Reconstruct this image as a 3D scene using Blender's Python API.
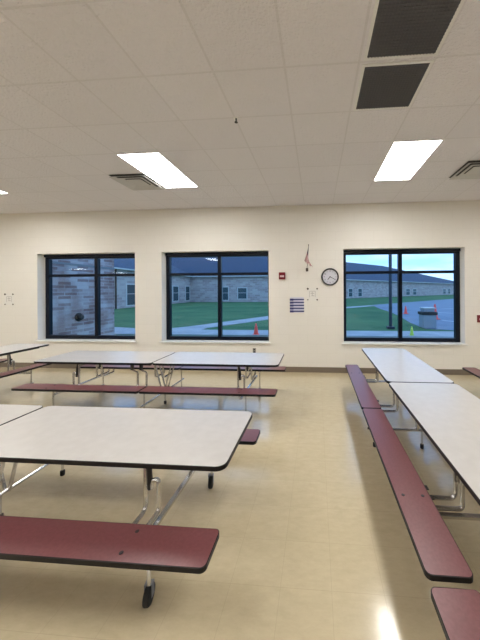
import bpy, bmesh, math, random
from mathutils import Vector, Matrix, Euler
random.seed(7)
PI = math.pi
S = bpy.context.scene
for o in list(bpy.data.objects):
    bpy.data.objects.remove(o)
C = S.collection

# ------------------------------------------------------------------ camera
cam_d = bpy.data.cameras.new('camera')
cam = bpy.data.objects.new('camera', cam_d); C.objects.link(cam); S.camera = cam
cam_d.sensor_fit = 'HORIZONTAL'; cam_d.sensor_width = 36
cam_d.lens = 271.2 * 36 / 480
cam_d.shift_x = (240 - 296.5) / 480
cam_d.shift_y = (290.7 - 320) / 480
cam_d.clip_end = 1000
cam_d.clip_start = .05
EYE = 1.7735
yaw, roll = -.0741, -.0052
fw = Vector((math.sin(yaw), math.cos(yaw), 0)); ri = Vector((math.cos(yaw), -math.sin(yaw), 0)); up = ri.cross(fw)
r2 = ri*math.cos(roll) + up*math.sin(roll); u2 = up*math.cos(roll) - ri*math.sin(roll)
M = Matrix((r2, u2, -fw)).transposed().to_4x4(); M.translation = Vector((0, 0, EYE))
cam.matrix_world = M

# ------------------------------------------------------------------ world, exposure
S.view_settings.view_transform = 'Standard'
S.view_settings.look = 'None'
S.view_settings.gamma = 1
S.view_settings.use_curve_mapping = False
S.view_settings.exposure = 0.88
PANEL = 13.0
SKY = 1.75
w = bpy.data.worlds.new('dusk_sky'); S.world = w; w.use_nodes = True
nt = w.node_tree; nt.nodes.clear()
def N(nt, t, **k):
    n = nt.nodes.new(t)
    for a, b in k.items(): setattr(n, a, b)
    return n
out = N(nt, 'ShaderNodeOutputWorld'); bg = N(nt, 'ShaderNodeBackground')
tc = N(nt, 'ShaderNodeTexCoord'); sx = N(nt, 'ShaderNodeSeparateXYZ')
nt.links.new(tc.outputs['Generated'], sx.inputs[0])
rp = N(nt, 'ShaderNodeValToRGB'); e = rp.color_ramp.elements
e[0].position = .5; e[0].color = (.29, .45, .68, 1); e[1].position = 1; e[1].color = (.10, .20, .42, 1)
x = rp.color_ramp.elements.new(.58); x.color = (.20, .38, .66, 1)
ma = N(nt, 'ShaderNodeMath', operation='MULTIPLY_ADD'); ma.inputs[1].default_value = .5; ma.inputs[2].default_value = .5
nt.links.new(sx.outputs['Z'], ma.inputs[0]); nt.links.new(ma.outputs[0], rp.inputs[0])
mp = N(nt, 'ShaderNodeMapping'); mp.inputs['Scale'].default_value = (3, 3, 14)
nt.links.new(tc.outputs['Generated'], mp.inputs[0])
nz = N(nt, 'ShaderNodeTexNoise'); nz.inputs['Scale'].default_value = 1.3; nz.inputs['Detail'].default_value = 6
nt.links.new(mp.outputs[0], nz.inputs[0])
cr = N(nt, 'ShaderNodeValToRGB'); cr.color_ramp.elements[0].position = .46; cr.color_ramp.elements[1].position = .66
nt.links.new(nz.outputs[0], cr.inputs[0])
mx = N(nt, 'ShaderNodeMixRGB'); mx.inputs[2].default_value = (.42, .55, .72, 1)
nt.links.new(cr.outputs[0], mx.inputs[0]); nt.links.new(rp.outputs[0], mx.inputs[1])
nt.links.new(mx.outputs[0], bg.inputs[0]); bg.inputs[1].default_value = SKY
nt.links.new(bg.outputs[0], out.inputs[0])

# ------------------------------------------------------------------ materials
def mat(name, col, rough=.6, metal=0, spec=.5, **k):
    m = bpy.data.materials.new(name); m.use_nodes = True
    b = m.node_tree.nodes['Principled BSDF']
    b.inputs['Base Color'].default_value = (*col, 1); b.inputs['Roughness'].default_value = rough
    b.inputs['Metallic'].default_value = metal; b.inputs['Specular IOR Level'].default_value = spec
    for a, v in k.items(): b.inputs[a].default_value = v
    return m
def coords(m, scale=(1, 1, 1), rot=(0, 0, 0), loc=(0, 0, 0), src='Object'):
    t = m.node_tree; a = N(t, 'ShaderNodeTexCoord'); p = N(t, 'ShaderNodeMapping')
    p.inputs['Scale'].default_value = scale; p.inputs['Rotation'].default_value = rot; p.inputs['Location'].default_value = loc
    t.links.new(a.outputs[src], p.inputs[0]); return p.outputs[0]
def noise_col(m, c1, c2, scale, detail=4, lo=.35, hi=.65, vec=None):
    t = m.node_tree; n = N(t, 'ShaderNodeTexNoise'); n.inputs['Scale'].default_value = scale; n.inputs['Detail'].default_value = detail
    t.links.new(vec or coords(m), n.inputs[0])
    r = N(t, 'ShaderNodeValToRGB'); r.color_ramp.elements[0].position = lo; r.color_ramp.elements[1].position = hi
    r.color_ramp.elements[0].color = (*c1, 1); r.color_ramp.elements[1].color = (*c2, 1)
    t.links.new(n.outputs[0], r.inputs[0]); t.links.new(r.outputs[0], t.nodes['Principled BSDF'].inputs['Base Color'])
    return n, r
def bump(m, sock, strength=.2, dist=.01):
    t = m.node_tree; b = N(t, 'ShaderNodeBump'); b.inputs['Strength'].default_value = strength; b.inputs['Distance'].default_value = dist
    t.links.new(sock, b.inputs['Height']); t.links.new(b.outputs[0], t.nodes['Principled BSDF'].inputs['Normal'])
def brick(m, vec, c1, c2, mortar, bw, bh, ms, offset=.5, bumpd=.004, bs=.5, bias=0, smooth=.1):
    t = m.node_tree; b = N(t, 'ShaderNodeTexBrick', offset=offset)
    b.inputs['Color1'].default_value = (*c1, 1); b.inputs['Color2'].default_value = (*c2, 1); b.inputs['Mortar'].default_value = (*mortar, 1)
    b.inputs['Scale'].default_value = 1; b.inputs['Brick Width'].default_value = bw; b.inputs['Row Height'].default_value = bh
    b.inputs['Mortar Size'].default_value = ms; b.inputs['Bias'].default_value = bias; b.inputs['Mortar Smooth'].default_value = smooth
    t.links.new(vec, b.inputs[0]); t.links.new(b.outputs[0], t.nodes['Principled BSDF'].inputs['Base Color'])
    iv = N(t, 'ShaderNodeMath', operation='SUBTRACT'); iv.inputs[0].default_value = 1
    t.links.new(b.outputs['Fac'], iv.inputs[1]); bump(m, iv.outputs[0], bs, bumpd)
    return b

m_ceil = mat('ceiling_tile', (.66, .625, .60), .95, spec=.2)
v = coords(m_ceil, loc=(.2548+.3048*0, -2.2425, 0))
b = brick(m_ceil, v, (.825, .805, .83), (.805, .785, .81), (.75, .73, .745), .6096, .6096, .010, offset=0, bumpd=.002, bs=.3)
t = m_ceil.node_tree
n1 = N(t, 'ShaderNodeTexNoise'); n1.inputs['Scale'].default_value = 42; n1.inputs['Detail'].default_value = 3
t.links.new(coords(m_ceil, scale=(1, 1.4, 1)), n1.inputs[0])
bb = [n for n in t.nodes if n.type == 'BUMP'][0]
b2 = N(t, 'ShaderNodeBump'); b2.inputs['Strength'].default_value = .8; b2.inputs['Distance'].default_value = .02
t.links.new(n1.outputs[0], b2.inputs['Height']); t.links.new(bb.outputs[0], b2.inputs['Normal'])
t.links.new(b2.outputs[0], t.nodes['Principled BSDF'].inputs['Normal'])

def block_mat(name, rot):
    m = mat(name, (.80, .76, .67), .55, spec=.35)
    brick(m, coords(m, rot=rot), (.82, .79, .725), (.81, .78, .715), (.785, .755, .69), .406, .2032, .006, bumpd=.002, bs=.5, smooth=.6)
    return m
m_wall = block_mat('painted_block', (PI/2, 0, 0))
m_wallx = block_mat('painted_block_side', (PI/2, PI/2, 0))
m_reveal = mat('painted_reveal', (.82, .79, .73), .5)
m_base = mat('vinyl_base', (.20, .16, .12), .5)

m_floor = mat('vinyl_floor', (.5, .4, .26), .17, spec=.6, **{'Coat Weight': .5, 'Coat Roughness': .09, 'Coat IOR': 1.55})
t = m_floor.node_tree
vf = coords(m_floor, loc=(.53, -1.61 + .3048*10, 0))
b = brick(m_floor, vf, (.58, .495, .335), (.57, .485, .325), (.50, .42, .285), .3048, .3048, .0012, offset=0, bumpd=.0002, bs=.1, smooth=0)
n1 = N(t, 'ShaderNodeTexNoise'); n1.inputs['Scale'].default_value = 9; n1.inputs['Detail'].default_value = 8; n1.inputs['Roughness'].default_value = .7
t.links.new(coords(m_floor, scale=(1, 2.2, 1)), n1.inputs[0])
r1 = N(t, 'ShaderNodeValToRGB'); r1.color_ramp.elements[0].position = .3; r1.color_ramp.elements[1].position = .7
r1.color_ramp.elements[0].color = (.90, .89, .87, 1); r1.color_ramp.elements[1].color = (1.04, 1.04, 1.03, 1)
t.links.new(n1.outputs[0], r1.inputs[0])
mm = N(t, 'ShaderNodeMixRGB', blend_type='MULTIPLY'); mm.inputs[0].default_value = 1
t.links.new(b.outputs[0], mm.inputs[1]); t.links.new(r1.outputs[0], mm.inputs[2])
t.links.new(mm.outputs[0], t.nodes['Principled BSDF'].inputs['Base Color'])
n2 = N(t, 'ShaderNodeTexNoise'); n2.inputs['Scale'].default_value = 2.2; n2.inputs['Detail'].default_value = 5
t.links.new(coords(m_floor), n2.inputs[0])
r2_ = N(t, 'ShaderNodeMapRange'); r2_.inputs['To Min'].default_value = .12; r2_.inputs['To Max'].default_value = .26
t.links.new(n2.outputs[0], r2_.inputs[0]); t.links.new(r2_.outputs[0], t.nodes['Principled BSDF'].inputs['Roughness'])

m_top = mat('beige_laminate', (.56, .52, .475), .3, spec=.5)
noise_col(m_top, (.50, .478, .458), (.53, .508, .488), 14, 6)
m_edge = mat('dark_edge', (.008, .006, .006), .45, spec=.25)
m_seat = mat('maroon_laminate', (.22, .06, .065), .33, spec=.5)
noise_col(m_seat, (.150, .048, .052), (.175, .058, .063), 60, 3)
m_chrome = mat('steel_tube', (.60, .59, .58), .27, metal=1)
m_black = mat('black_steel', (.02, .02, .022), .5)
m_rub = mat('black_rubber', (.015, .015, .016), .7)
m_hub = mat('grey_hub', (.22, .23, .25), .5)
m_frame = mat('black_aluminium', (.003, .006, .014), .3, spec=.25)
m_white = mat('white_metal', (.82, .82, .80), .4)
m_sill = mat('white_sill', (.78, .77, .73), .35)
m_light = bpy.data.materials.new('light_diffuser'); m_light.use_nodes = True
t = m_light.node_tree; t.nodes.clear()
em = N(t, 'ShaderNodeEmission'); em.inputs[0].default_value = (1, .98, .945, 1); em.inputs[1].default_value = PANEL
o_ = N(t, 'ShaderNodeOutputMaterial'); t.links.new(em.outputs[0], o_.inputs[0])
# glass: clear tinted pane with a Fresnel reflection
m_glass = bpy.data.materials.new('tinted_glass'); m_glass.use_nodes = True
t = m_glass.node_tree; t.nodes.clear()
tr = N(t, 'ShaderNodeBsdfTransparent'); tr.inputs[0].default_value = (.82, .90, .95, 1)
gl = N(t, 'ShaderNodeBsdfGlossy'); gl.inputs['Roughness'].default_value = .01; gl.inputs[0].default_value = (.9, .95, 1, 1)
fr = N(t, 'ShaderNodeFresnel'); fr.inputs[0].default_value = 1.5
ms_ = N(t, 'ShaderNodeMixShader'); o_ = N(t, 'ShaderNodeOutputMaterial')
ge = N(t, 'ShaderNodeNewGeometry'); fo = N(t, 'ShaderNodeMath', operation='SUBTRACT'); fo.inputs[0].default_value = 1
t.links.new(ge.outputs['Backfacing'], fo.inputs[1]); fm = N(t, 'ShaderNodeMath', operation='MULTIPLY')
t.links.new(fr.outputs[0], fm.inputs[0]); t.links.new(fo.outputs[0], fm.inputs[1]); t.links.new(fm.outputs[0], ms_.inputs[0]); t.links.new(tr.outputs[0], ms_.inputs[1]); t.links.new(gl.outputs[0], ms_.inputs[2]); t.links.new(ms_.outputs[0], o_.inputs[0])

m_grass = mat('grass', (.1, .2, .07), .9, spec=.1)
noise_col(m_grass, (.05, .135, .065), (.10, .21, .09), .35, 8, .3, .7)
m_walk = mat('concrete', (.50, .51, .52), .8)
noise_col(m_walk, (.34, .35, .37), (.43, .44, .46), 1.2, 5)
m_lot = mat('asphalt', (.15, .19, .25), .6)
noise_col(m_lot, (.11, .15, .22), (.15, .20, .28), .8, 6)
m_paint = mat('white_line', (.7, .72, .75), .7)
def brick_mat(name, rot, pale=False):
    m = mat(name, (.4, .3, .28), .85, spec=.2)
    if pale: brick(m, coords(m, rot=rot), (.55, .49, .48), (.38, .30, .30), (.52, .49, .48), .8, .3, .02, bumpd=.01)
    else:
        b = brick(m, coords(m, rot=rot), (.50, .45, .46), (.22, .13, .13), (.46, .43, .44), .42, .105, .012, bumpd=.01, bias=-.15)
        t = m.node_tree; n = N(t, 'ShaderNodeTexNoise'); n.inputs['Scale'].default_value = 1.4; n.inputs['Detail'].default_value = 3
        t.links.new(coords(m), n.inputs[0])
        r = N(t, 'ShaderNodeValToRGB'); r.color_ramp.elements[0].position = .42; r.color_ramp.elements[1].position = .6
        r.color_ramp.elements[0].color = (1.15, 1.15, 1.18, 1); r.color_ramp.elements[1].color = (.85, .72, .70, 1)
        t.links.new(n.outputs[0], r.inputs[0])
        x = N(t, 'ShaderNodeMixRGB', blend_type='MULTIPLY'); x.inputs[0].default_value = 1
        t.links.new(b.outputs[0], x.inputs[1]); t.links.new(r.outputs[0], x.inputs[2]); t.links.new(x.outputs[0], t.nodes['Principled BSDF'].inputs['Base Color'])
    return m
m_brick = brick_mat('blended_brick_side', (PI/2, PI/2, 0))
m_brickx = brick_mat('blended_brick', (PI/2, 0, 0))
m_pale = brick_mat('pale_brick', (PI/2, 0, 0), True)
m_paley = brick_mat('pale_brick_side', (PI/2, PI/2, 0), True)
m_roof = mat('roof_shingle', (.09, .12, .19), .8)
noise_col(m_roof, (.04, .06, .10), (.07, .095, .15), 3, 5)
m_dark = mat('dark_window_glass', (.03, .07, .09), .15)
m_trimw = mat('pale_trim', (.58, .58, .58), .6)
m_bark = mat('bark', (.08, .05, .035), .9)
m_leaf = mat('leaves', (.04, .07, .03), .8)
noise_col(m_leaf, (.02, .04, .02), (.05, .09, .04), 2.5, 4)
m_orange = mat('orange_cone', (1.0, .10, .075), .5)
m_lime = mat('lime_cone', (.55, .75, .10), .5)
m_red = mat('red_plastic', (.20, .010, .02), .35)
m_pink = mat('pale_bar', (.75, .55, .55), .4)
m_paper = mat('paper', (.80, .78, .73), .8)
m_navy = mat('navy_print', (.05, .05, .18), .6)
m_lav = mat('lavender_paper', (.66, .66, .78), .6)
m_ink = mat('faint_print', (.50, .47, .44), .8)

# ------------------------------------------------------------------ mesh helpers
def box(bm, x0, x1, y0, y1, z0, z1):
    vs = [bm.verts.new(p) for p in ((x0,y0,z0),(x1,y0,z0),(x1,y1,z0),(x0,y1,z0),(x0,y0,z1),(x1,y0,z1),(x1,y1,z1),(x0,y1,z1))]
    for f in ((0,3,2,1),(4,5,6,7),(0,1,5,4),(1,2,6,5),(2,3,7,6),(3,0,4,7)): bm.faces.new([vs[i] for i in f])
    return vs
def prism(bm, pts, z0, z1):
    a = [bm.verts.new((p[0], p[1], z0)) for p in pts]; b = [bm.verts.new((p[0], p[1], z1)) for p in pts]
    bm.faces.new(a[::-1]); bm.faces.new(b); n = len(pts)
    for i in range(n): bm.faces.new((a[i], a[(i+1) % n], b[(i+1) % n], b[i]))
def rrect(x0, x1, y0, y1, r, seg=6):
    p = []
    for cx, cy, a in ((x1-r, y1-r, 0), (x0+r, y1-r, 90), (x0+r, y0+r, 180), (x1-r, y0+r, 270)):
        for k in range(seg+1):
            t = math.radians(a + 90*k/seg); p.append((cx + r*math.cos(t), cy + r*math.sin(t)))
    return p
def smooth_path(pts, r, seg=5):
    pts = [Vector(p) for p in pts]; o = [pts[0]]
    for i in range(1, len(pts)-1):
        a, b, c = pts[i-1], pts[i], pts[i+1]
        d1 = (a-b); d2 = (c-b); k = min(r, d1.length*.49, d2.length*.49)
        p, q = b + d1.normalized()*k, b + d2.normalized()*k
        for s in range(seg+1):
            t = s/seg; o.append(p*(1-t)**2 + b*2*t*(1-t) + q*t*t)
    o.append(pts[-1]); return o
def tube(bm, pts, r, seg=10, bend=.05):
    pts = smooth_path(pts, bend) if bend else [Vector(p) for p in pts]
    rings = []; prev = None
    for i, p in enumerate(pts):
        d = (pts[min(i+1, len(pts)-1)] - pts[max(i-1, 0)]).normalized()
        if prev is None:
            n = d.orthogonal().normalized()
        else:
            n = (prev - d*prev.dot(d)).normalized()
        prev = n; b = d.cross(n)
        rings.append([bm.verts.new(p + (n*math.cos(2*PI*k/seg) + b*math.sin(2*PI*k/seg))*r) for k in range(seg)])
    for a, b in zip(rings, rings[1:]):
        for k in range(seg): bm.faces.new((a[k], a[(k+1) % seg], b[(k+1) % seg], b[k]))
    bm.faces.new(rings[0][::-1]); bm.faces.new(rings[-1])
def lathe(bm, prof, seg=24, M=Matrix()):
    rings = [[bm.verts.new(M @ Vector((r*math.cos(2*PI*k/seg), r*math.sin(2*PI*k/seg), z))) for k in range(seg)] for r, z in prof]
    for a, b in zip(rings, rings[1:]):
        for k in range(seg): bm.faces.new((a[k], a[(k+1) % seg], b[(k+1) % seg], b[k]))
    bm.faces.new(rings[0][::-1]); bm.faces.new(rings[-1])
def obj(name, bm, m, parent=None, bevel=0, smooth=False, kind=None):
    bmesh.ops.recalc_face_normals(bm, faces=bm.faces)
    me = bpy.data.meshes.new(name); bm.to_mesh(me); bm.free()
    for mm in (m if isinstance(m, (list, tuple)) else [m]): me.materials.append(mm)
    if smooth:
        for p in me.polygons: p.use_smooth = True
        me.set_sharp_from_angle(angle=math.radians(35))
    o = bpy.data.objects.new(name, me); C.objects.link(o)
    if parent: o.parent = parent
    if bevel:
        b = o.modifiers.new('bevel', 'BEVEL'); b.width = bevel; b.segments = 2; b.limit_method = 'ANGLE'
    if kind: o['kind'] = kind
    return o
def thing(name, label, cat, loc=(0, 0, 0), rz=0, group=None):
    o = bpy.data.objects.new(name, None); C.objects.link(o); o.location = loc; o.rotation_euler = (0, 0, rz); o.empty_display_size = .1
    return tag(o, label, cat, group)
def tag(o, label, cat, group=None):
    o['label'] = label; o['category'] = cat
    if group: o['group'] = group
    return o
def struct(name, bm, m, parent=None, **k):
    o = obj(name, bm, m, parent, **k); o['kind'] = 'structure'; return o
def BM(): return bmesh.new()
def boxes(*bs):
    bm = BM()
    for b in bs: box(bm, *b)
    return bm

# ------------------------------------------------------------------ room
D = 5.896; WT = .30; H = 3.633
XL, XR, YB = -22.0, 8.0, -15.5
struct('floor', boxes((XL-.3, XR+.3, YB-.3, D+WT-.02, -.12, 0)), m_floor)
struct('ceiling', boxes((XL-.3, XR+.3, YB-.3, D+WT, H, H+.15)), m_ceil)
WZ0, WZ1 = .645, 2.667
WX = [(-6.535, -4.13), (-3.50, -1.05), (.578, 3.08)]
segs = []
xs = [XL-.3] + [q for wv in WX for q in wv] + [XR+.3]
for i in range(0, len(xs), 2): segs.append((xs[i], xs[i+1], D, D+WT, 0, H))
for a, b_ in WX: segs += [(a, b_, D, D+WT, 0, WZ0-.03), (a, b_, D, D+WT, WZ1, H)]
struct('wall_back', boxes(*segs), m_wall)
struct('wall_left', boxes((XL-.3, XL, YB, D, 0, H)), m_wallx)
struct('wall_right', boxes((XR, XR+.3, YB, D, 0, H)), m_wallx)
struct('wall_front', boxes((XL-.3, XR+.3, YB-.3, YB, 0, H)), m_wall)
struct('baseboard_back', boxes((XL, XR, D-.008, D, 0, .115)), m_base, bevel=.002)
struct('baseboard_left', boxes((XL, XL+.008, YB, D-.01, 0, .115)), m_base)
struct('baseboard_right', boxes((XR-.008, XR, YB, D-.01, 0, .115)), m_base)
struct('baseboard_front', boxes((XL+.01, XR-.01, YB, YB+.008, 0, .115)), m_base)

def window(n, x0, x1, mo=0, wl=.075, wr=.075):
    root = bpy.data.objects.new('window_%d' % n, None); C.objects.link(root); root['kind'] = 'structure'
    root.location = ((x0+x1)/2, D, WZ0); hw = (x1-x0)/2; h = WZ1-WZ0
    fy0, fy1 = .19, .28
    def P(name, bm, m, **k):
        o = obj(name, bm, m, root, **k); return o
    P('window_sill', boxes((-hw-.045, hw+.045, -.035, -.0005, -.032, 0), (-hw, hw, -.0005, fy1, -.03, 0)), m_sill, bevel=.004)
    P('window_frame', boxes((-hw, -hw+wl, fy0, fy1, 0, h), (hw-wr, hw, fy0, fy1, 0, h),
                            (-hw+wl, hw-wr, fy0, fy1, h-.10, h), (-hw+wl, hw-wr, fy0, fy1, 0, .085)), m_frame)
    P('head_cover', boxes((-hw+.004, hw-.004, fy0-.04, fy0-.001, h-.062, h-.001)), m_frame, bevel=.004)
    tz = h-.50
    P('mullion', boxes((mo-.039, mo+.039, fy0+.002, fy1-.002, .085, h-.10)), m_frame)
    for s, nm in ((-1, 'transom'), (1, 'transom')):
        a, b = (-hw+wl, mo-.039) if s < 0 else (mo+.039, hw-wr)
        P(nm, boxes((a, b, fy0+.01, fy1-.01, tz-.03, tz+.03)), m_frame)
        for z0, z1 in ((.085, tz-.03), (tz+.03, h-.10)):
            P('window_pane', boxes((a, b, .237, .243, z0, z1)), m_glass)
    return root
for i, (a, b_) in enumerate(WX): window(i+1, a, b_, (.095, .045, 0)[i], (.09, .085, .075)[i], (.03, .045, .09)[i])

# ------------------------------------------------------------------ ceiling fixtures
T = .6096; GX, GY = -.2548, 2.2425
def ceiling_light(x, y, label, group=None):
    r = thing('ceiling_light', label, 'ceiling light', (x, y, H-.001), 0, group)
    a, b = T/2-.004, T-.004; w_ = .012
    obj('light_frame', boxes((-a, a, -b, -b+w_, -.009, 0), (-a, a, b-w_, b, -.009, 0), (-a, -a+w_, -b+w_, b-w_, -.009, 0), (a-w_, a, -b+w_, b-w_, -.009, 0)), m_white, r)
    obj('diffuser', boxes((-a+w_, a-w_, -b+w_, b-w_, -.006, -.001)), m_light, r)
    return r
cols = [GX + T*(c+.5) for c in (-16, -10, -4, 2, 8)]
ya = GY + 3*T
lab = {-10: 'rectangular ceiling light cut off by the left edge of the picture', -4: 'rectangular ceiling light panel beside the square air vent, above the middle window',
       2: 'rectangular ceiling light panel near the two dark ceiling grilles, above the right window'}
for c in (-16, -10, -4, 2, 8):
    if c in lab: ceiling_light(GX+T*(c+.5), ya, lab[c])
    else: ceiling_light(GX+T*(c+.5), ya, 'rectangular ceiling light panel in the window-side row, outside the picture', 'outer lights of the window-side row')
for yy in (ya-6*T, ya-12*T):  # nearer row, never in view, is added for more light on the tables
    for c in (-22, -16, -10, -4, 2, 8):
        if yy < -2 and c in (8, -22): continue
        ceiling_light(GX+T*(c+.5), yy, 'unseen rectangular ceiling light panel in the rows behind the viewer, the nearer row added for light', 'ceiling lights behind the viewer')
for yy in (-8.6, -13.4):
    ceiling_light(-19.5, yy, 'ceiling light in the far back corner of the room, mirrored in the left window', 'ceiling lights of the far back corner').rotation_euler.z = PI/2

def grille(x0, x1, y0, y1, label):
    r = thing('ceiling_grille', label, 'ceiling grille', ((x0+x1)/2, (y0+y1)/2, H-.001))
    a, b = (x1-x0)/2, (y1-y0)/2; f = .022
    obj('grille_frame', boxes((-a-f, a+f, -b-f, -b, -.008, 0), (-a-f, a+f, b, b+f, -.008, 0), (-a-f, -a, -b, b, -.008, 0), (a, a+f, -b, b, -.008, 0)), m_white, r)
    bm = BM(); n = int(2*b/.024)
    box(bm, -a, a, -b, b, -.002, -.0005)
    for k in range(n):
        y = -b + (k+.5)*2*b/n; box(bm, -a, a, y-.003, y+.003, -.007, -.002)
    n = int(2*a/.024)
    for k in range(n):
        x = -a + (k+.5)*2*a/n; box(bm, x-.003, x+.003, -b, b, -.0065, -.002)
    obj('grille_mesh', bm, m_grille, r)
m_grille = mat('dark_grille', (.10, .10, .108), .6)
grille(GX+1.09*T, GX+1.95*T, GY+.07*T, GY+.94*T, 'square dark ceiling grille, the smaller of the two, nearer the windows')
grille(GX+1.09*T, GX+1.95*T, GY-1.93*T, GY-.07*T, 'long dark ceiling grille cut off by the top edge of the picture')
def vent(x, y, label):
    r = thing('ceiling_vent', label, 'air vent', (x, y, H-.001))
    a = T/2-.01
    obj('vent_backing', boxes((-a, a, -a, a, -.004, 0)), m_black, r)
    for k, (o_, i_) in enumerate(((a, a-.065), (a-.085, a-.150), (a-.170, 0))):
        bm = BM(); z0, z1 = -.010-.004*k, -.045
        p = rrect(-o_, o_, -o_, o_, .02, 3)
        if i_:
            q = rrect(-i_, i_, -i_, i_, .02, 3)
            rings = [[bm.verts.new((u[0], u[1], z)) for u in pp] for pp, z in ((p, -.030+.008*k), (p, -.033+.008*k), (q, -.008), (q, -.005))]
            for g in range(4):
                A, B = rings[g], rings[(g+1) % 4]
                for j in range(len(A)): bm.faces.new((A[j], A[(j+1) % len(A)], B[(j+1) % len(A)], B[j]))
        else:
            prism(bm, p, -.018, -.014)
            box(bm, -.02, .02, -.02, .02, -.0135, -.005)
        obj('vent_cone', bm, m_vent, r)
m_vent = mat('vent_metal', (.55, .54, .52), .4)
vent(GX-4.5*T, GY+3.5*T, 'square metal air vent in the ceiling left of the light panel')
vent(GX+4.5*T, GY+3.5*T, 'square metal air vent in the ceiling at the right edge')
r = thing('sprinkler_head', 'tiny dark sprinkler head in the ceiling between the light panels', 'sprinkler', (GX-T+.01, GY+T+.01, H-.001))
bm = BM(); lathe(bm, [(.028, -.004), (.03, 0)]); obj('sprinkler_plate', bm, m_white, r)
bm = BM(); lathe(bm, [(.018, -.045), (.018, -.042), (.006, -.04), (.009, -.004)], 12); obj('sprinkler_nozzle', bm, m_black, r)

# ------------------------------------------------------------------ bench tables
ZT, ZB = .737, .435
def slab(name, x0, x1, y0, y1, z, th, m, root, rad):
    bm = BM(); prism(bm, rrect(x0+.004, x1-.004, y0+.004, y1-.004, rad-.003), z-th, z)
    top = obj(name, bm, m, root)
    bm = BM(); p = rrect(x0, x1, y0, y1, rad); q = rrect(x0+.004, x1-.004, y0+.004, y1-.004, rad-.003)
    rings = [[bm.verts.new((u[0], u[1], zz)) for u in pp] for pp, zz in ((q, z-.0006), (q, z+.0006), (p, z-.002), (p, z-th-.001), (q, z-th-.001))]
    for g in range(4):
        A, B = rings[g], rings[g+1]
        for j in range(len(A)): bm.faces.new((A[j], A[(j+1) % len(A)], B[(j+1) % len(A)], B[j]))
    obj('edge_banding', bm, m_edge, top)
    return top
def bench_table(cx, cy, rz, L, label):
    R = thing('mobile_bench_table', label, 'table', (cx, cy, 0), rz)
    e = 1.475 + (L-1.93)*1.45
    for s in (-1, 1):
        x0, x1 = (.006, L) if s > 0 else (-L, -.006)
        slab('tabletop', x0, x1, -.373, .373, ZT, .026, m_top, R, .06)
        ra, rb = (.06, L-.14) if s > 0 else (-L+.14, -.06)
        for t_ in (-1, 1):
            obj('underframe_rail', boxes((ra, rb, t_*.26-.018, t_*.26+.018, ZT-.058, ZT-.029)), m_black, R)
            bs = slab('bench_seat', x0, x1, t_*.549-.111, t_*.549+.111, ZB, .026, m_seat, R, .03)
            for oy in (-.062, .062):
                bm = BM(); lathe(bm, [(.011, ZB-.001), (.011, ZB+.002), (.006, ZB+.003)], 10, Matrix.Translation((s*e, t_*.549+oy, 0))); obj('bolt', bm, m_black, bs)
            # paired steel legs under each end
            xa, xb = s*(e-.125), s*(e-.035); zt = .335
            bm = BM(); tube(bm, [(xa, t_*.49, ZB-.036), (xa, t_*.49, zt), (xa, t_*.22, zt), (xa, t_*.22, ZT-.029)], .0145, bend=.05); obj('leg', bm, m_chrome, R, smooth=True)
            bm = BM(); tube(bm, [(xb, t_*.49, ZB-.036), (xb, t_*.49, zt), (xb, t_*.22, zt), (xb, t_*.22, .535), (xb-s*.042, t_*.22, .535), (xb-s*.050, t_*.22, .47), (xb-s*.075, t_*.22, .50)], .0145, bend=.035); obj('leg', bm, m_chrome, R, smooth=True)
            bm = BM(); tube(bm, [(xb-s*.058, t_*.22, .475), (xb-s*.066, t_*.22, .60), (xb-s*.085, t_*.22, ZT-.029)], .018, bend=.03); box(bm, xb-s*.04-.022, xb-s*.04+.022, t_*.22-.02, t_*.22+.02, ZT-.06, ZT-.029)
            obj('latch', bm, m_black, R)
            obj('seat_bracket', boxes((xa-.02, xa+.02, t_*.49-.02, t_*.49+.085, ZB-.036, ZB-.031), (xb-.02, xb+.02, t_*.49-.02, t_*.49+.085, ZB-.036, ZB-.031)), m_black, R)
            if t_ > 0: obj('crossbar', boxes((s*(e-.01)-.016, s*(e-.01)+.016, -.50, .50, .296, .318)), m_chrome, R, bevel=.003)
            # caster under the bench end
            xc = s*(e+.05)
            bm = BM(); tube(bm, [(xc, t_*.46, ZB-.031), (xc, t_*.46, .115)], .011, bend=0); box(bm, xc-.03, xc+.03, t_*.46-.03, t_*.46+.03, ZB-.036, ZB-.031)
            cp = obj('caster_post', bm, m_chrome, R, smooth=True)
            A = Matrix.Translation((xc-.004, t_*.455, .052)) @ Matrix.Rotation(math.radians(10), 4, 'Z') @ Matrix.Rotation(PI/2, 4, 'Y')
            bm = BM(); lathe(bm, [(.026, -.0155), (.047, -.016), (.052, -.009), (.052, .009), (.047, .016), (.026, .0155)], 28, A); obj('caster_wheel', bm, m_rub, cp, smooth=True)
            B = Matrix.Translation((xc-.004, t_*.455, .052)) @ Matrix.Rotation(math.radians(10), 4, 'Z')
            bm = BM()
            for q in (-1, 1):
                vs = box(bm, q*.0200-.0015, q*.0200+.0015, -.012, .022, -.012, .060)
                bmesh.ops.transform(bm, matrix=B, verts=vs)
            vs = box(bm, -.0215, .0215, -.012, .022, .058, .064); bmesh.ops.transform(bm, matrix=B, verts=vs)
            obj('caster_fork', bm, m_hub, cp)
        # V shaped steel braces at the seam
        for y in (-.05, .05):
            bm = BM(); tube(bm, [(s*.018, y, .20), (s*.15, y, ZT-.029)], .012, bend=0); obj('brace', bm, m_chrome, R, smooth=True)
    bm = BM(); tube(bm, [(0, -.60, .20), (0, .60, .20)], .014, bend=0); cb = obj('crossbar', bm, m_chrome, R, smooth=True)
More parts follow.
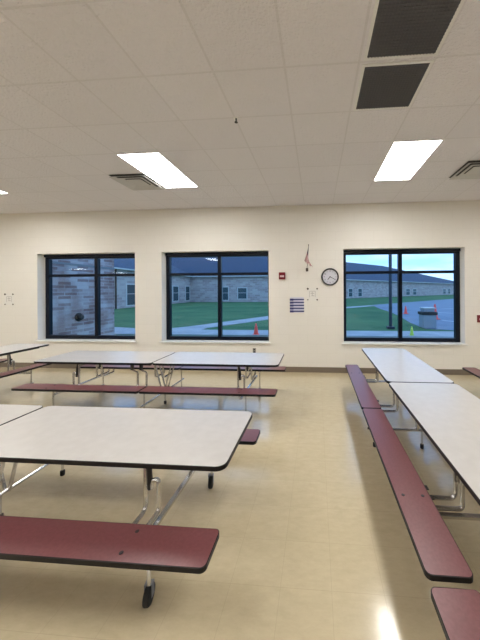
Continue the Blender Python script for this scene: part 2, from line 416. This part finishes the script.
    for y in (-.52, 0, .52):
        bm = BM(); tube(bm, [(0, y, .20 if y == 0 else ZB-.035), (0, y, .04)], .011, bend=0)
        p = obj('centre_post', bm, m_chrome, R, smooth=True)
        bm = BM(); lathe(bm, [(.017, 0), (.02, .01), (.02, .045), (.014, .05)], 16, Matrix.Translation((0, y, 0))); obj('rubber_foot', bm, m_rub, p, smooth=True)
    for t_ in (-1, 1):
        obj('seat_bracket', boxes((-.09, .09, t_*.549-.05, t_*.549+.05, ZB-.037, ZB-.031)), m_black, R)
        for xo in (-.16, -.30):
            bm = BM(); tube(bm, [(xo, t_*.49, ZB-.036), (xo, t_*.49, .335), (xo, t_*.22, .335), (xo, t_*.22, .56), (xo-.05, t_*.27, .60), (xo-.05, t_*.27, ZT-.029)], .0145, bend=.05); obj('leg', bm, m_chrome, R, smooth=True)
            obj('seat_bracket', boxes((xo-.02, xo+.02, t_*.49-.02, t_*.49+.085, ZB-.036, ZB-.031)), m_black, R)
            bm = BM(); box(bm, xo-.068, xo-.032, t_*.27-.02, t_*.27+.02, .61, ZT-.029); obj('latch', bm, m_black, R, bevel=.003)
    return R
bench_table(-2.462, 1.93, 0, 1.917, 'nearest beige bench table at left, its maroon bench in the foreground')
bench_table(-2.393, 4.115, 0, 1.855, 'beige bench table standing crosswise below the left and middle windows')
bench_table(1.168, 3.135, -PI/2, 1.82, 'long beige bench table running away towards the right window')
bench_table(1.158, -.562, -PI/2, 1.83, 'bench table of which only a maroon bench shows in the bottom right corner')
bench_table(-5.665, 3.20, -PI/2, 1.83, 'beige bench table cut off by the left edge, its end pointing at the left window')
bench_table(3.155, 3.07, -PI/2, 1.82, 'bench table cut off by the right edge beyond the long table')

# ------------------------------------------------------------------ things on the wall
WY = D - .001
def text_mesh(name, s, size, m, parent, loc, ext=.0008, align='CENTER'):
    cu = bpy.data.curves.new(name, 'FONT'); cu.body = s; cu.size = size; cu.extrude = ext; cu.align_x = align; cu.align_y = 'CENTER'
    tmp = bpy.data.objects.new('tmp', cu); C.objects.link(tmp)
    bpy.context.view_layer.update()
    me = bpy.data.meshes.new_from_object(tmp.evaluated_get(bpy.context.evaluated_depsgraph_get()))
    bpy.data.objects.remove(tmp); me.materials.clear(); me.materials.append(m)
    me.transform(Matrix.Rotation(PI/2, 4, 'X'))
    o = bpy.data.objects.new(name, me); C.objects.link(o); o.parent = parent; o.location = loc
    return o
# clock
ck = thing('wall_clock', 'round black rimmed white wall clock left of the right window', 'clock', (.29, WY, 2.068))
RX = Matrix.Rotation(PI/2, 4, 'X')
bm = BM(); lathe(bm, [(.186, 0), (.188, .03), (.180, .045), (.165, .045), (.158, .03), (.158, .012), (.001, .012)], 48, RX); obj('clock_rim', bm, m_black, ck, smooth=True)
bm = BM(); lathe(bm, [(.157, .0125), (.157, .016), (.001, .0165)], 48, RX); fc = obj('clock_face', bm, mat('clock_paper', (.62, .62, .68), .5), ck)
for k in range(12):
    a = math.radians(30*(k+1)); text_mesh('numeral', str(k+1), .042, m_black, fc, (.124*math.sin(a), -.0175, .124*math.cos(a)))
for nm, deg, ln, wd, yy in (('hour_hand', 221, .078, .007, .020), ('minute_hand', 118, .115, .005, .023)):
    bm = BM(); vs = box(bm, -wd, wd, -yy-.001, -yy+.001, -.015, ln)
    bmesh.ops.transform(bm, matrix=Matrix.Rotation(math.radians(deg), 4, 'Y'), verts=vs); obj(nm, bm, m_black, ck)
# fire alarm boxes
def alarm(name, x, z, label):
    al = thing(name, label, 'fire alarm', (x, WY, z))
    obj('alarm_body', boxes((-.07, .07, -.045, 0, -.077, .077)), m_red, al, bevel=.008)
    obj('alarm_handle', boxes((-.045, .045, -.062, -.046, -.028, .010)), m_pink, al, bevel=.004)
    obj('alarm_cap', boxes((-.062, .062, -.052, -.046, .030, .066)), m_red, al, bevel=.004)
alarm('fire_alarm', -.749, 2.098, 'small red fire alarm pull station right of the middle window')
alarm('fire_alarm', 3.385, 1.175, 'red box on the wall at the right edge beside the right window')
# blue striped notice
nb = thing('notice_board', 'small notice of five navy and lavender strips under the flag', 'notice', (-.429, WY, 1.463))
obj('notice_sheet', boxes((-.15, .15, -.004, 0, -.165, .165)), m_lav, nb)
for k in range(5):
    obj('notice_strip', boxes((-.15, .155, -.012, -.0045, .105-.064*k, .132-.064*k), (-.155, -.075, -.013, -.0045, .093-.064*k, .138-.064*k)), m_navy, nb)
# pinned papers
def paper(x, z, w_, h_, label):
    p = thing('pinned_paper', label, 'paper', (x, WY, z)); 
    obj('paper_sheet', boxes((-w_, w_, -.003, 0, -h_, h_)), m_paper, p)
    bm = BM(); 
    for k, (a, b, c, d) in enumerate(((-.55, .5, .45, .52), (-.6, -.52, -.5, .45), (.48, .56, -.45, .5), (-.35, .3, .1, .2), (-.2, .35, -.3, -.2), (-.1, .0, -.2, .4))):
        box(bm, a*w_, b*w_, -.0045, -.003, c*h_, d*h_)
    obj('faint_drawing', bm, m_ink, p)
    for sx_, sz_, sc in ((-1, 1, 1.25), (1, 1, 1), (-1, -1, .8), (1, -1, .95)):
        bm = BM(); lathe(bm, [(.016*sc, .003), (.018*sc, .012), (.010*sc, .018)], 12, Matrix.Translation((sx_*w_*.88, 0, sz_*h_*.88)) @ RX); obj('push_pin', bm, m_pin, p)
m_pin = mat('dark_pin', (.10, .08, .06), .5)
paper(-.09, 1.695, .115, .135, 'white paper with four dark pins, between flag and right window')
paper(-7.25, 1.605, .115, .135, 'white paper with four dark pins, left of the left window')
# outlet
ou = thing('wall_outlet', 'grey electrical outlet low on the wall below the middle window', 'outlet', (-1.375, WY, .456))
obj('outlet_plate', boxes((-.036, .036, -.008, 0, -.06, .06)), mat('outlet_grey', (.30, .28, .24), .5), ou, bevel=.003)
obj('socket', boxes((-.018, .018, -.011, -.0085, .012, .042), (-.018, .018, -.011, -.0085, -.042, -.012)), m_black, ou, bevel=.002)
# small flag on an angled staff
fl = thing('small_flag', 'small striped american flag hanging on a staff beside the clock', 'flag', (-.205, WY, 2.235))
obj('flag_bracket', boxes((-.026, .026, -.03, 0, -.045, .03)), m_pin, fl, bevel=.006)
tip = Vector((.045, -.34, .46))
bm = BM(); tube(bm, [(0, -.012, 0), tuple(tip)], .005, seg=8, bend=0); lathe(bm, [(.004, 0), (.011, .012), (.002, .03)], 10, Matrix.Translation(tip)); obj('flag_staff', bm, m_pin, fl)
m_fw = mat('flag_white', (.72, .62, .60), .8); m_fr = mat('flag_red', (.42, .16, .16), .8); m_fb = mat('flag_blue', (.05, .045, .08), .8)
bm = BM(); nu, nv = 26, 18; grid = []
for j in range(nv+1):
    v_ = j/nv; row = []
    for i in range(nu+1):
        u_ = i/nu
        # hoist runs down the staff, cloth gathers in folds below it
        top = tip*(1-.42*u_); wdt = .03 + .11*v_
        xx = top.x*(1-v_) + (-.075 + wdt*(u_-.25)*1.25 + .04)*v_ + .0
        zz = top.z - v_*(.31 - .08*u_) + .02*v_*math.sin(5*PI*u_)
        yy = top.y*(1-v_*.25) + .022*v_*math.sin(7*PI*u_)
        row.append(bm.verts.new((xx + .03*v_, yy, zz)))
    grid.append(row)
for j in range(nv):
    for i in range(nu):
        f = bm.faces.new((grid[j][i], grid[j][i+1], grid[j+1][i+1], grid[j+1][i])); f.smooth = True
        f.material_index = 2 if (j < nv*.4 and i < nu*.55) else (i//2) % 2
me = bpy.data.meshes.new('flag_cloth'); bm.to_mesh(me); bm.free()
for q in (m_fr, m_fw, m_fb): me.materials.append(q)
o = bpy.data.objects.new('flag_cloth', me); C.objects.link(o); o.parent = fl
so = o.modifiers.new('solid', 'SOLIDIFY'); so.thickness = .0015

# ------------------------------------------------------------------ outdoors
G = -.02
struct('lawn', boxes((-160, 220, D+WT, 420, G-.5, G)), m_grass)
bm = BM(); prism(bm, [(-10.5, 12.9), (-8.45, 10.75), (9, 10.55), (9, 12.0), (5.0, 12.0), (1, 12.02), (-5.3, 12.1), (-7.3, 12.1), (-9.83, 12.75)], G, G+.03); struct('sidewalk', bm, m_walk)
bm = BM(); prism(bm, [(-7.3, 12.1), (-5.3, 12.1), (-5.3, 12.75), (-3.02, 16.66), (2.9, 27.4), (6.5, 31.4), (6.3, 32.6), (2.6, 29.0), (-3.41, 18.83), (-6.38, 13.24)], G+.001, G+.028); struct('diagonal_path', bm, m_walk)
bm = BM(); prism(bm, [(6.7, 33.5), (6.1, 27), (5.99, 22.1), (5.5, 18), (5.1, 15.3), (5.0, 12.9), (6.5, 12.25), (70, 12.3), (70, 58.5), (29, 58.5)], G, G+.012); lot = struct('parking_lot', bm, m_lot)
for (a, b) in (((9.6, 22.4), (13.5, 17.2)), ((7.3, 16.4), (10.8, 12.9)), ((12.2, 27.5), (17.5, 21.0))):
    d = (Vector(b) - Vector(a)).normalized(); n = Vector((-d.y, d.x))*.06
    a, b = Vector(a), Vector(b); bm = BM(); prism(bm, [a-n, b-n, b+n, a+n], G+.012, G+.016); struct('parking_line', bm, m_paint, lot)

# brick wing next to the left window
wg = thing('brick_wing', 'near brick wing of the school seen through the left window', 'building', (-7.4, 6.2, G))
obj('wall', boxes((-6, 0, 0, 3.22, 0, 3.75)), m_brick, wg)
obj('roof_fascia', boxes((-6.3, .12, -.0, 3.34, 3.75, 4.05)), m_trimw, wg, bevel=.01)
obj('stone_band', boxes((.001, .014, .0, 3.235, 2.60, 2.66)), m_hub, wg)
hb = thing('outdoor_fixture', 'small round black fixture on the near brick wall', 'wall fixture', (-7.398, 7.92, .99))
RY = Matrix.Rotation(PI/2, 4, 'Y')
bm = BM(); lathe(bm, [(.13, 0), (.13, .015), (.05, .02)], 24, RY); obj('fixture_plate', bm, m_black, hb, smooth=True)
bm = BM(); lathe(bm, [(.05, .02), (.09, .05), (.10, .09), (.07, .13), (.02, .14)], 24, RY); obj('fixture_cover', bm, m_black, hb, smooth=True)

# far building behind the lawn: long side wing and main front
def opening(parent, A, dirv, t0, t1, z0, z1, name='window'):
    nrm = Vector((dirv.y, -dirv.x, 0))
    def place(bm, off0, off1, a, b, c, d):
        p = []
        for off in (off0, off1):
            for (tt, zz) in ((a, c), (b, c), (b, d), (a, d)): p.append(A + dirv*tt + nrm*off + Vector((0, 0, zz)))
        vs = [bm.verts.new(q) for q in p]
        for f in ((0,1,2,3), (7,6,5,4), (0,4,5,1), (1,5,6,2), (2,6,7,3), (3,7,4,0)): bm.faces.new([vs[i] for i in f])
    bm = BM(); f = .14
    place(bm, .002, .07, t0-f, t0, z0-f, z1+f); place(bm, .002, .07, t1, t1+f, z0-f, z1+f)
    place(bm, .002, .07, t0, t1, z1, z1+f); place(bm, .002, .07, t0, t1, z0-f, z0)
    fr_ = obj(name, bm, m_trimw, parent)
    bm = BM(); place(bm, .003, .02, t0, t1, z0, z1); obj('pane', bm, m_dark, fr_)
    bm = BM(); zc = z0 + (z1-z0)*.55; place(bm, .022, .04, t0, t1, zc-.03, zc+.03); obj('glazing_bar', bm, m_trimw, fr_)
fb = thing('school_building', 'brick school building with dark roof beyond the lawn in the middle window', 'building', (0, 0, G))
obj('wall', boxes((-34, -20.8, 25.8, 43.5, 0, 4.25)), m_paley, fb)
obj('wall', boxes((-34, -4, 43.5, 56, 0, 4.25)), m_pale, fb)
bm = BM()
def poly(bm, pts): bm.faces.new([bm.verts.new(p) for p in pts])
# roofs: solid hipped volumes
def hip(bm, x0, x1, y0, y1, z0, rx0, rx1, ry0, ry1, z1):
    a = [bm.verts.new(p) for p in ((x0,y0,z0),(x1,y0,z0),(x1,y1,z0),(x0,y1,z0))]
    b = [bm.verts.new(p) for p in ((rx0,ry0,z1),(rx1,ry0,z1),(rx1,ry1,z1),(rx0,ry1,z1))]
    bm.faces.new(a[::-1]); bm.faces.new(b)
    for i in range(4): bm.faces.new((a[i], a[(i+1) % 4], b[(i+1) % 4], b[i]))
hip(bm, -34.5, -20.3, 25.3, 44, 4.25, -28, -27, 31, 44, 7.6); obj('roof', bm, m_roof, fb)
bm = BM(); hip(bm, -34.5, -3.5, 43.0, 57, 4.25, -34, -6, 49.5, 51, 8.9); obj('roof', bm, m_roof, fb)
obj('fascia', boxes((-34.55, -20.25, 25.25, 42.9, 4.12, 4.26), (-20.7, -3.45, 42.94, 43.1, 4.12, 4.26)), m_trimw, fb)
for t0, t1, z0, z1 in ((28.3, 29.9, .3, 2.55), (37.9, 39.4, .4, 2.5), (41.7, 43.0, .35, 2.55)):
    opening(fb, Vector((-20.8, 0, 0)), Vector((0, 1, 0)), t0, t1, z0, z1)
for t0, t1, z0, z1 in ((-15.35, -14.45, .35, 2.4), (-12.8, -11.4, .55, 2.25)):
    opening(fb, Vector((0, 43.5, 0)), Vector((1, 0, 0)), t0, t1, z0, z1)
bm = BM(); tube(bm, [(-20.7, 26.6, 0), (-20.7, 26.6, 4.2)], .07, bend=0); obj('downpipe', bm, m_bark, fb)

# building across the parking lot
rb = thing('long_school_building', 'long brick building with sloping roof across the parking lot in the right window', 'building', (0, 0, G))
A = Vector((6.5, 60.95, 0)); Bp = Vector((54.48, 109.9, 0)); dv = (Bp-A).normalized(); nv_ = Vector((dv.y, -dv.x, 0))
ang = math.atan2(dv.y, dv.x)
def orient(o, org):
    o.matrix_world = Matrix.Translation(org) @ Matrix.Rotation(ang, 4, 'Z')
ro = obj('wall', boxes((-6, 78, 0, 18, 0, 4.2)), m_pale, rb); orient(ro, A)
bm = BM(); hip(bm, -7, 79, -.6, 18.6, 4.2, -2, 30, 9, 9.4, 9.6)
ro = obj('roof', bm, m_roof, rb); orient(ro, A)
ro = obj('fascia', boxes((-7, 79, -.66, -.5, 4.05, 4.22)), m_trimw, rb); orient(ro, A)
for t0, t1 in ((.94, 2.3), (4.5, 5.9), (27.6, 29.8), (31.9, 34), (54.7, 57.2), (59.3, 61.4)):
    opening(rb, A, dv, t0, t1, .4, 2.15)

def tree(x, y, h, rad, label, group=None, n=9, name='tree'):
    t_ = thing(name, label, 'tree', (x, y, G), 0, group)
    bm = BM(); tube(bm, [(0, 0, 0), (.1, .05, h*.35), (-.05, 0, h*.7)], h*.025, seg=8, bend=.3); obj('trunk', bm, m_bark, t_)
    bm = BM()
    for k in range(n):
        a = random.uniform(0, 2*PI); rr = random.uniform(.1, .65)*rad; z = random.uniform(.38, .88)*h
        bmesh.ops.create_icosphere(bm, subdivisions=3, radius=rad*random.uniform(.38, .6), matrix=Matrix.Translation((rr*math.cos(a), rr*math.sin(a), z)) @ Matrix.Diagonal((1, 1, .8, 1)))
    for v_ in bm.verts: v_.co += Vector((random.uniform(-1, 1), random.uniform(-1, 1), random.uniform(-1, 1)))*rad*.07
    obj('crown', bm, m_leaf, t_)
tree(-24.0, 22.6, 7.2, 2.6, 'dark leafy tree beside the far brick wing in the left window')
for k, (x, y, h) in enumerate(((66, 128, 8.5), (73, 132, 9.5), (80, 128, 8.0), (88, 134, 9.0), (96, 130, 8.5))):
    tree(x, y, h, 4.2, 'dark leafy tree behind the far end of the long building', 'trees behind the long building')

def cone(x, y, h, m, label, nm='traffic_cone', thin=1.0):
    c = thing(nm, label, 'traffic cone', (x, y, G+.012))
    r_ = h*.22*thin
    obj('cone_base', boxes((-r_*1.35, r_*1.35, -r_*1.35, r_*1.35, .0, h*.05)), m, c, bevel=.01)
    bm = BM(); lathe(bm, [(r_, h*.05), (r_*.28, h*.97), (r_*.2, h)], 20); obj('cone_body', bm, m, c, smooth=True)
cone(-2.47, 10.9, .46, m_orange, 'orange traffic cone on the sidewalk in the middle window')
cone(6.70, 21.03, .58, m_orange, 'orange traffic cone left of the outdoor bin in the right window')
cone(7.2, 17.14, .92, m_orange, 'tall orange traffic cone right behind the outdoor bin', thin=.8)
cone(3.70, 10.9, .36, m_lime, 'yellow-green traffic cone on the sidewalk in the right window')
bn = thing('litter_bin', 'grey outdoor litter bin with dark band and pale lid in the right window', 'bin', (5.24, 13.3, G+.012))
m_bin = mat('grey_bin', (.30, .34, .40), .6)
obj('bin_body', boxes((-.30, .30, -.30, .30, 0, .62)), m_bin, bn, bevel=.03)
obj('bin_band', boxes((-.34, .34, -.34, .34, .621, .76)), m_black, bn, bevel=.03)
obj('bin_opening', boxes((-.24, .24, -.24, .24, .761, .90)), m_bin, bn, bevel=.02)
obj('bin_lid', boxes((-.27, .27, -.27, .27, .901, .96)), m_trimw, bn, bevel=.02)
pl = thing('lamp_post', 'dark outdoor lamp post standing in the grass in the right window', 'lamp post', (3.42, 12.9, G))
m_pole = mat('dark_pole', (.03, .04, .06), .5)
bm = BM(); tube(bm, [(0, 0, .0), (0, 0, 5.2)], .075, seg=14, bend=0); obj('pole', bm, m_pole, pl, smooth=True)
obj('pole_base', boxes((-.16, .16, -.16, .16, 0, .12)), m_pole, pl, bevel=.02)
obj('lamp_head', boxes((-.15, .15, -.7, .1, 5.2, 5.32)), m_pole, pl, bevel=.02)
